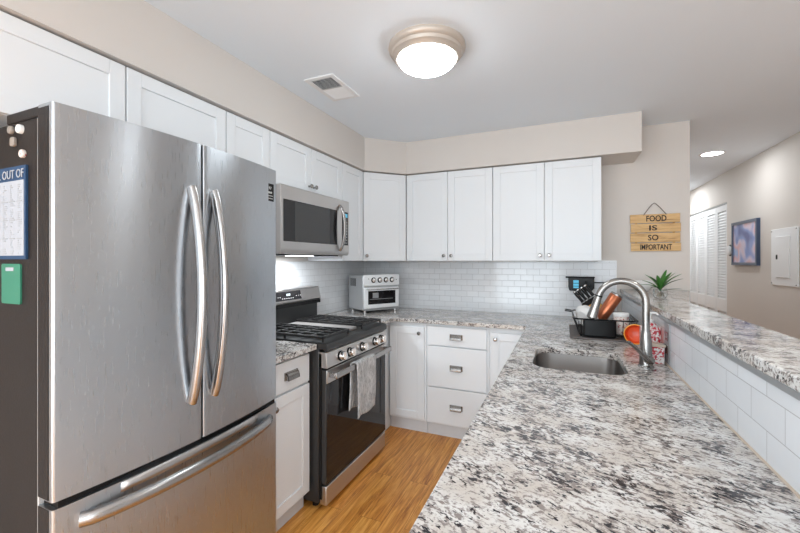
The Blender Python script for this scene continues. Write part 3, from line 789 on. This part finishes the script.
# ------------------------------------------------------------------ toaster oven
ang = math.atan2(.848, .53)
tq = thing('toaster_oven', 'white and silver countertop toaster oven in the kitchen corner', 'toaster oven', (-1.585, 2.885, GT+.001), ang, local=True)
tw_, td, th = .375, .285, .335
obj('body', MB().box(0, tw_, 0.012, td, .022, th-.006), pm('silver_shell', (.55, .56, .57), .35, .6, noise=.04), tq, bevel=.012)
mb = MB()
for k in range(5): mb.box(-.0008, .0005, .14+.022*k, .15+.022*k, .23, .30)
obj('side_vents', mb, BLACKM, tq)
pn = obj('control_panel', MB().box(0, tw_, -.004, .014, .235, th), WHITE2, tq, bevel=.010, seg=3)
for k in range(4):
    M = Matrix.Translation((.098+.064*k, -.004, .287)) @ Matrix.Rotation(pi/2, 4, 'X')
    kk = obj('knob', MB().lathe([(.024, 0), (.024, .003), (.0215, .004)], M, 24), BLACKM, pn)
    obj('knob_cap', MB().lathe([(.018, .003), (.017, .018), (.014, .020), (0, .020)], M, 24).box(-.003, .003, -.016, .016, .018, .023, M), CHROME, kk)
obj('indicator_light', MB().box(.045, .052, -.0055, -.0035, .295, .302), BLACKM, pn); obj('indicator_light', MB().box(.335, .342, -.0055, -.0035, .283, .290), BLACKM, pn)
od = obj('door', MB().box(.006, tw_-.006, -.002, .014, .040, .222), WHITE2, tq, bevel=.005)
obj('glass', MB().box(.045, tw_-.045, -.0035, -.001, .075, .192), GLASSB, od, bevel=.001)
obj('interior_rack', MB().box(.06, tw_-.075, -.0042, -.0032, .118, .122).box(.09, .15, -.0042, -.0032, .13, .175), TRIMG, od)
obj('handle', MB().tube([(.03, -.003, .208), (.032, -.026, .208), (tw_-.032, -.026, .208), (tw_-.03, -.003, .208)], .006, 10), CHROME, od)
obj('crumb_tray', MB().box(.012, tw_-.012, 0, .20, .022, .036), TRIMG, tq)
for a in (.03, tw_-.03):
    for b in (.03, td-.03): obj('foot', MB().cyl((a, b, 0), (a, b, .024), .012), CHROME, tq)

# ------------------------------------------------------------------ ceiling fixtures
lx, ly = -.615, 1.76
cl = thing('ceiling_light', 'lit flush mount ceiling lamp with beige stepped rim', 'lamp', (lx, ly, ZC))
T = Matrix.Translation((lx, ly, ZC))
obj('rim', MB().lathe([(.186, 0), (.188, -.012), (.182, -.024), (.172, -.030), (.168, -.044), (.158, -.050), (.150, -.062), (.140, -.062), (.138, -.02), (.10, 0)], T, 64), SHADE, cl)
obj('glass_dome', MB().lathe([(.142, -.052)]+[(.142*cos(a), -.056-.062*sin(a)) for a in [R(x) for x in range(0, 90, 9)]]+[(0, -.118)], T, 48), DOME, cl)
vx0, vx1, vy0, vy1 = -1.375, -1.18, 1.79, 2.10
vt = thing('ceiling_vent', 'white metal ceiling air vent near the left soffit', 'vent', ((vx0+vx1)/2, (vy0+vy1)/2, ZC))
mb = MB(); zv = ZC-.008
mb.box(vx0, vx1, vy0, vy0+.028, zv, ZC).box(vx0, vx1, vy1-.028, vy1, zv, ZC).box(vx0, vx0+.028, vy0+.028, vy1-.028, zv, ZC).box(vx1-.028, vx1, vy0+.028, vy1-.028, zv, ZC)
mb.box(vx0+.028, vx1-.028, (vy0+vy1)/2-.004, (vy0+vy1)/2+.004, zv, ZC)
obj('frame', mb, WHITE2, vt, bevel=.002)
obj('duct_opening', MB().box(vx0+.028, vx1-.028, vy0+.028, vy1-.028, ZC-.0015, ZC-.0005), BLACKM, vt)
mb = MB(); 
for k in range(20):
    y = vy0+.036+k*.0127
    tl = R(35) if y < (vy0+vy1)/2 else R(-35)
    M = Matrix.Translation(((vx0+vx1)/2, y, ZC-.006)) @ Matrix.Rotation(tl, 4, 'X')
    mb.box(-(vx1-vx0)/2+.028, (vx1-vx0)/2-.028, -.006, .006, -.0006, .0006, M)
obj('slats', mb, WHITE2, vt)
for i, (x, y, p) in enumerate(LAMPS):
    lab = {3: 'round recessed ceiling light glowing in the hallway beyond the sign wall'}.get(i, ['recessed ceiling light behind the viewer on the refrigerator side', 'recessed ceiling light behind the viewer on the bar side', 'recessed ceiling light over the far side of the bar', '', 'recessed ceiling light at the far end of the hallway'][i])
    t_ = thing('recessed_light', lab, 'lamp', (x, y, ZC))
    Tm = Matrix.Translation((x, y, ZC))
    obj('trim_ring', MB().lathe([(.105, 0), (.105, -.004), (.085, -.006), (.082, 0)], Tm, 40), WHITE2, t_)
    obj('lamp_disc', MB().lathe([(.084, -.001), (.084, -.003), (0, -.003)], Tm, 40), LAMPD, t_)
    a = area('recessed_lamp', (x, y, ZC-.012), (0, 0, 0), .16, .16, p, (.90, .96, 1), 'DISK')

# ------------------------------------------------------------------ hallway wall items
pc = thing('picture', 'blue framed abstract print on the hallway wall', 'picture', (XR, 5.06, 1.325))
mb = MB().box(XR-.03, XR, 4.76, 5.365, 1.325, 1.355).box(XR-.03, XR, 4.76, 5.365, 1.76, 1.79).box(XR-.03, XR, 4.76, 4.79, 1.355, 1.76).box(XR-.03, XR, 5.335, 5.365, 1.355, 1.76)
obj('frame', mb, FRAMEB, pc)
obj('print', MB().box(XR-.020, XR-.012, 4.79, 5.335, 1.355, 1.76), PICM, pc)
ep = thing('electrical_panel', 'white metal electrical panel on the hallway wall at right', 'panel', (XR, 4.32, 1.156))
obj('cover', MB().box(XR-.010, XR, 4.10, 4.53, 1.156, 1.653), WHITE2, ep, bevel=.003)
pdr = obj('door', MB().box(XR-.018, XR-.009, 4.21, 4.435, 1.225, 1.585), WHITE2, ep, bevel=.003)
obj('latch', MB().box(XR-.021, XR-.017, 4.395, 4.42, 1.385, 1.425), BLACKM, pdr, bevel=.002)
mb = MB()
for y in (4.115, 4.515):
    for z in (1.172, 1.637): mb.cyl((XR-.010, y, z), (XR-.013, y, z), .006, n=12)
obj('screws', mb, NICKEL, ep)
th_ = thing('thermostat', 'small round white thermostat with dark rim beside the picture', 'thermostat', (XR, 5.45, 1.49))
Mx = Matrix.Translation((XR, 5.45, 1.49)) @ Matrix.Rotation(-pi/2, 4, 'Y')
obj('base', MB().lathe([(.065, 0), (.065, .014), (.058, .016), (0, .016)], Mx, 32), BLACKM, th_)  # black disc stands in for the shadow around the dial
obj('dial', MB().lathe([(.052, .015), (.050, .034), (.044, .038), (0, .038)], Mx, 32), WHITE2, th_)

# ------------------------------------------------------------------ wooden sign
sg = thing('wall_sign', 'wooden plank sign hanging from a cord, reading food is so important', 'sign', (.64, YB, 1.45))
words = ['FOOD', 'IS', 'SO', 'IMPORTANT']; zz = 1.728
hs = [.066, .066, .070, .062]; y1 = YB-.008
for i, wd in enumerate(words):
    z1 = zz; z0 = z1-hs[i]; zz = z0-.006
    jx = (-.002, .003, .0, .004)[i]
    p = obj('plank', MB().box(.478+jx, .800+jx, y1-.012, y1, z0, z1), SIGNW, sg, bevel=.0015)
    mb = fit_text(wd, (.130, .052, .068, .205)[i], (.046, .040, .044, .042)[i], Matrix.Translation(((.648, .628, .628, .645)[i], y1-.0128, z0+hs[i]/2)) @ FACE_Y, .0008, .018)
    obj('lettering', mb, INK, p)
mb = MB().box(.51, .525, y1, YB-.001, 1.455, 1.722).box(.755, .77, y1, YB-.001, 1.455, 1.722)
obj('back_batten', mb, SIGNW, sg)
obj('hanging_cord', MB().tube([(.565, y1-.014, 1.722), (.60, y1-.006, 1.775), (.625, YB-.006, 1.805), (.637, YB-.006, 1.814), (.65, YB-.006, 1.805), (.675, y1-.006, 1.775), (.712, y1-.014, 1.722)], .0028, 8), ROPE, sg)
obj('nail', MB().cyl((.637, YB, 1.812), (.637, YB-.014, 1.812), .003, n=10), NICKEL, sg)

# ------------------------------------------------------------------ plant on the bar
px_, py_ = .530, 2.70
pl = thing('potted_plant', 'small green strappy plant in a clear glass on the bar', 'plant', (px_, py_, 1.151))
Tp = Matrix.Translation((px_, py_, 1.151))
obj('glass_bowl', MB().lathe([(.0, 0), (.028, .0), (.036, .012), (.038, .035), (.033, .055), (.031, .055), (.0355, .035), (.0335, .013), (.026, .004), (0, .004)], Tp, 28), GLASS, pl)
mb = MB(); random.seed(11)
for k in range(12):
    a = random.uniform(0, 2*pi); r = random.uniform(.01, .024)
    mb.tube([(px_, py_, 1.195), (px_+r*.6*cos(a), py_+r*.6*sin(a), 1.178), (px_+r*cos(a+.5), py_+r*sin(a+.5), 1.158)], .0018, 5)
obj('roots', mb, pm('pale_roots', (.28, .23, .17), .8, noise=.3), pl)
def leaf(az, L, lift, wd, mat, droop=.0):
    rows = []; n = 12; d = Vector((cos(az), sin(az), 0)); s = Vector((-sin(az), cos(az), 0))
    for i in range(n+1):
        t = i/n; p = Vector((px_, py_, 1.188))+d*(L*t*(.35+.65*t if lift > .6 else 1))+Vector((0, 0, L*lift*t-droop*t*t*L))
        w_ = wd*(sin(pi*min(1, t*.92+.06))**.7)
        rows.append([tuple(p-s*w_+Vector((0, 0, w_*.4))), tuple(p), tuple(p+s*w_+Vector((0, 0, w_*.4)))])
    obj('leaf', MB().grid(rows), mat, pl, solid=.0008)
for az, L, li, wd, dk, dr_ in ((20, .15, .95, .008, 0, .1), (60, .12, 1.3, .010, 0, .0), (170, .11, .9, .010, 0, .2), (200, .14, .75, .007, 0, .4), (250, .12, 1.1, .010, 0, .1), (300, .10, 1.5, .011, 0, .1), (330, .14, .9, .008, 1, .2),
                       (110, .13, 1.0, .008, 1, .2), (5, .135, .35, .005, 1, .2), (150, .10, 1.3, .010, 0, .1), (0, .09, 1.5, .010, 0, 0), (225, .10, .8, .007, 1, .5)):
    leaf(R(az), L*.82, li, wd*1.25, DARKLEAF if dk else GREENLEAF, dr_)

# white dish at the far end of bar
o = obj('serving_bowl', MB().lathe([(.035, 0), (.045, .004), (.078, .045), (.085, .074), (.081, .074), (.073, .045), (.04, .008), (0, .007)], Matrix.Translation((.53, 3.28, 1.151)), 32), PLATEW, origin=(.53, 3.28, 1.151))
tag(o, 'white shallow bowl at the far end of the bar behind the faucet', 'bowl')

# ------------------------------------------------------------------ dish rack area
TX0, TX1, TY0, TY1 = .045, .392, 2.46, 2.93
o = obj('drying_mat', MB().prism(rrect(TX0-.01, TX1-.035, TY0-.01, TY1, .015), GT+.0005, GT+.010), MAT_RUB, bevel=.003, origin=(.2, 2.7, GT)); tag(o, 'dark speckled drying tray under the dish rack', 'tray')
rk = thing('dish_rack', 'black wire dish rack on the counter beside the sink', 'dish rack', (.205, 2.69, GT+.010))
def rr3(x0, x1, y0, y1, r, z): return [(p[0], p[1], z) for p in rrect(x0, x1, y0, y1, r, 4)]
ZR = 1.030
obj('top_rail', MB().tube(rr3(TX0+.008, TX1-.008, TY0+.01, TY1-.03, .03, ZR), .0045, 8, True), BLACK, rk)
obj('bottom_rail', MB().tube(rr3(TX0+.04, TX1-.04, TY0+.04, TY1-.06, .03, GT+.022), .0035, 8, True), BLACK, rk)
mb = MB()
for k in range(9):
    y = TY0+.05+k*.043
    mb.tube([(TX0+.008, y, ZR), (TX0+.04, y, GT+.022), (TX1-.04, y, GT+.022), (TX1-.008, y, ZR)], .002, 6)
for k in range(6):
    x = TX0+.05+k*.043
    mb.tube([(x, TY0+.01, ZR), (x, TY0+.04, GT+.022), (x, TY1-.06, GT+.022), (x, TY1-.03, ZR)], .002, 6)
obj('wires', mb, BLACK, rk)
mb = MB()
for x in (TX0+.05, TX1-.05):
    for y in (TY0+.05, TY1-.07): mb.cyl((x, y, GT+.0102), (x, y, GT+.024), .007, n=12)
obj('feet', mb, BLACKM, rk)
mb = MB(); c = rrect(.105, .275, TY0-.004, TY0+.075, .012, 4); z0, z1 = GT+.022, GT+.112
ci = rrect(.109, .271, TY0, TY0+.071, .010, 4)
for ptsA, za, ptsB, zb in ((c, z0, c, z1), (c, z1, ci, z1), (ci, z1, ci, z0+.004)):
    A = [mb.bm.verts.new((p[0], p[1], za)) for p in ptsA]; B = [mb.bm.verts.new((p[0], p[1], zb)) for p in ptsB]
    for k in range(len(A)): mb.bm.faces.new((A[k], A[(k+1) % len(A)], B[(k+1) % len(A)], B[k]))
mb.prism(c, z0-.001, z0+.004); bmesh.ops.recalc_face_normals(mb.bm, faces=mb.bm.faces)
obj('utensil_basket', mb, BLACK, rk)
obj('rack_handle', MB().tube([(TX0+.008, 2.80, ZR), (TX0-.035, 2.80, ZR+.005), (TX0-.035, 2.88, ZR+.005), (TX0+.008, 2.88, ZR)], .004, 8), BLACK, rk)

def plate(x, y, z, tilt, r, label):
    o = thing('plate', label, 'plate', (x, y, z), group='white plates in the dish rack')
    M = Matrix.Translation((x, y, z+r*.96)) @ Matrix.Rotation(R(38), 4, 'Z') @ Matrix.Rotation(R(90+tilt), 4, 'Y')
    obj('dish', MB().lathe([(0, 0), (r*.6, 0), (r*.66, .004), (r, .016), (r, .019), (r*.64, .008), (r*.58, .004), (0, .004)], M, 36), PLATEW, o)
    return o
plate(.110, 2.60, GT+.026, -20, .078, 'white plate leaning in the dish rack, the outermost one')
plate(.135, 2.68, GT+.026, -20, .076, 'white plate leaning in the dish rack, second one inward')
plate(.112, 2.80, GT+.026, -18, .060, 'white plate leaning in the dish rack, innermost one')

# copper tumbler leaning
d = Vector((.50, .02, .85)).normalized(); b0 = Vector((.190, 2.70, GT+.052))
zq = d.to_track_quat('Z', 'Y').to_matrix().to_4x4()
tb = thing('tumbler', 'copper coloured drinking tumbler leaning upside down in the dish rack', 'tumbler', tuple(b0))
M = Matrix.Translation(b0) @ zq
obj('cup', MB().lathe([(0, 0), (.030, 0), (.033, .004), (.038, .215), (.035, .22), (0, .22)], M, 32), COPPER, tb)
obj('rim', MB().lathe([(.0355, .219), (.0355, .227), (.032, .230), (0, .230)], M, 32), NICKEL, tb)
# jar
jr = thing('jar', 'white lidded jar with red band standing in the dish rack', 'jar', (.312, 2.580, GT+.026))
T = Matrix.Translation((.312, 2.580, GT+.026))
obj('body', MB().lathe([(0, 0), (.037, 0), (.040, .005), (.040, .098), (.037, .104), (0, .104)], T, 28), JARPAT, jr)
obj('lid', MB().lathe([(0.040, .103), (.0425, .105), (.0425, .120), (.038, .125), (0, .127)], T, 28), PLATEW, jr)
# bundle of glassy cutlery / tools left of plates
# knife block behind
kb = thing('knife_block', 'black knife block with pale wooden front behind the dish rack', 'knife block', (.20, 3.13, GT))
tlt = Matrix.Translation((.20, 3.13, GT+.001)) @ Matrix.Rotation(R(0), 4, 'Z')
obj('block', MB().prism([(-.07, 0), (.085, 0), (.095, .07), (.015, .205), (-.075, .145)], -.06, .06, 'y', tlt), BLACKM, kb, bevel=.004)
obj('wooden_front', MB().prism([(-.04, .02), (.082, .01), (.092, .07), (.030, .176), (-.055, .118)], -.068, -.0595, 'y', tlt), YELLOW, kb, bevel=.003)
dk = Vector((-.62, 0, .78)).normalized()
pos = [(-.066, .150), (-.044, .165), (-.020, .181), (.004, .197)]
k0 = None
for i, (a, bz) in enumerate(pos):
    base = Vector((.20+a, 3.13-.035+.012*i, GT+bz))
    if k0 is None:
        k0 = thing('knife', 'kitchen knife in the block', 'knife', (0, 0, 0), local=True)
        q = dk.to_track_quat('Z', 'Y').to_matrix().to_4x4()
        obj('handle', MB().tube([dk*.004, dk*.03, dk*.07, dk*.095], [.0125, .011, .0135, .0115], 12), BLACK, k0)
        obj('bolster', MB().tube([dk*(-.004), dk*.006], [.0128, .0128], 12), WOODDK, k0)
        obj('end_cap', MB().tube([dk*.094, dk*.102], [.012, .010], 12), CHROME, k0)
        k = k0
    else: k = dup(k0, base)
    k.location = base
    k['label'] = ['lowest knife in the block, at the left edge', 'second lowest knife in the block', 'second highest knife in the block', 'highest knife in the block, nearest the wall device'][i]
    k['group'] = 'black handled knives in the block'
# black device on wall
ck = thing('wall_device', 'black wall mounted gadget with blue screens on the backsplash', 'gadget', (.12, YB-.03, 1.14))
yd = YB-.0085
obj('housing', MB().prism([(.045, 1.128), (.205, 1.128), (.225, 1.15), (.225, 1.236), (.035, 1.236), (.035, 1.155)], yd-.045, yd, 'y'), BLACK, ck, bevel=.005)
obj('top_flange', MB().box(.015, .228, yd-.055, yd, 1.232, 1.243), BLACKM, ck, bevel=.002)
mb = MB()
for a, b in ((1.192, 1.214), (1.168, 1.187), (1.150, 1.164)): mb.box(.072, .112, yd-.0465, yd-.044, a, b)
obj('screen', mb, SCREEN, ck)
obj('knobs', MB().cyl((.165, yd-.045, 1.20), (.165, yd-.058, 1.20), .012).cyl((.192, yd-.045, 1.17), (.192, yd-.058, 1.17), .011), BLACKM, ck)
o = obj('power_cord', MB().tube([(.225, yd-.012, 1.196), (.27, yd-.007, 1.195), (.33, yd-.007, 1.197), (.372, yd-.006, 1.196)], .0045, 8), BLACK, origin=(.30, yd, 1.19)); tag(o, 'black cord running right from the wall gadget', 'cord')

# red bowl standing on edge, soap bottle, caddy, outlet
rb = thing('bowl', 'bright red-orange bowl tipped on its side behind the faucet', 'bowl', (.36, 2.42, GT+.001))
M = Matrix.Translation((.36, 2.415, GT+.0555)) @ Matrix.Rotation(R(82), 4, 'X') @ Matrix.Rotation(R(-14), 4, 'Y')
obj('shell', MB().lathe([(0, -.040), (.024, -.040), (.042, -.022), (.052, .0), (.0535, .010), (.050, .010), (.039, -.019), (0, -.034)], M, 36), REDORANGE, rb)
obj('rim', MB().lathe([(.0535, .008), (.0550, .012), (.051, .014), (.049, .010), (.0535, .008)], M, 36, cap=False), ORANGE, rb)
sb = thing('soap_bottle', 'red and white floral soap pump bottle beside the faucet', 'bottle', (.372, 2.10, GT))
T = Matrix.Translation((.372, 2.10, GT+.001))
mb = MB(); r0 = rrect(-.040, .040, -.028, .028, .014, 4)
mb.prism([(p[0]+.372, p[1]+2.10) for p in r0], GT+.001, GT+.150)
mb.lathe([(.030, .148), (.022, .164), (.013, .168), (0, .168)], T, 20)
obj('body', mb, FLORAL, sb, bevel=.003)
obj('pump', MB().lathe([(.014, .167), (.014, .181), (.004, .183), (.004, .205), (.010, .207), (.010, .216), (0, .217)], T, 16).tube([(.372, 2.10, GT+.212), (.395, 2.09, GT+.214), (.402, 2.085, GT+.206)], .0045, 8), PLATEW, sb)
cdy = thing('sponge_caddy', 'cream sponge caddy with red floral front beside the tiled half wall', 'caddy', (.39, 1.99, GT))
obj('box', MB().box(.352, .408, 1.992, 2.048, GT+.001, GT+.076), FLORAL, cdy, bevel=.003)
obj('rim', MB().box(.348, .412, 1.988, 2.052, GT+.076, GT+.085), CREAM, cdy, bevel=.002)
op = thing('outlet_plate', 'grey metal outlet cover on the tiled half wall by the faucet', 'outlet', (.42, 2.01, .93))
obj('plate', MB().box(.4165, .4198, 1.955, 2.045, .925, 1.098), TRIMG, op, bevel=.0015)
obj('receptacle', MB().box(.4145, .4170, 1.975, 2.025, .96, 1.00).box(.4145, .4170, 1.975, 2.025, 1.02, 1.06), NICKEL, op, bevel=.002)
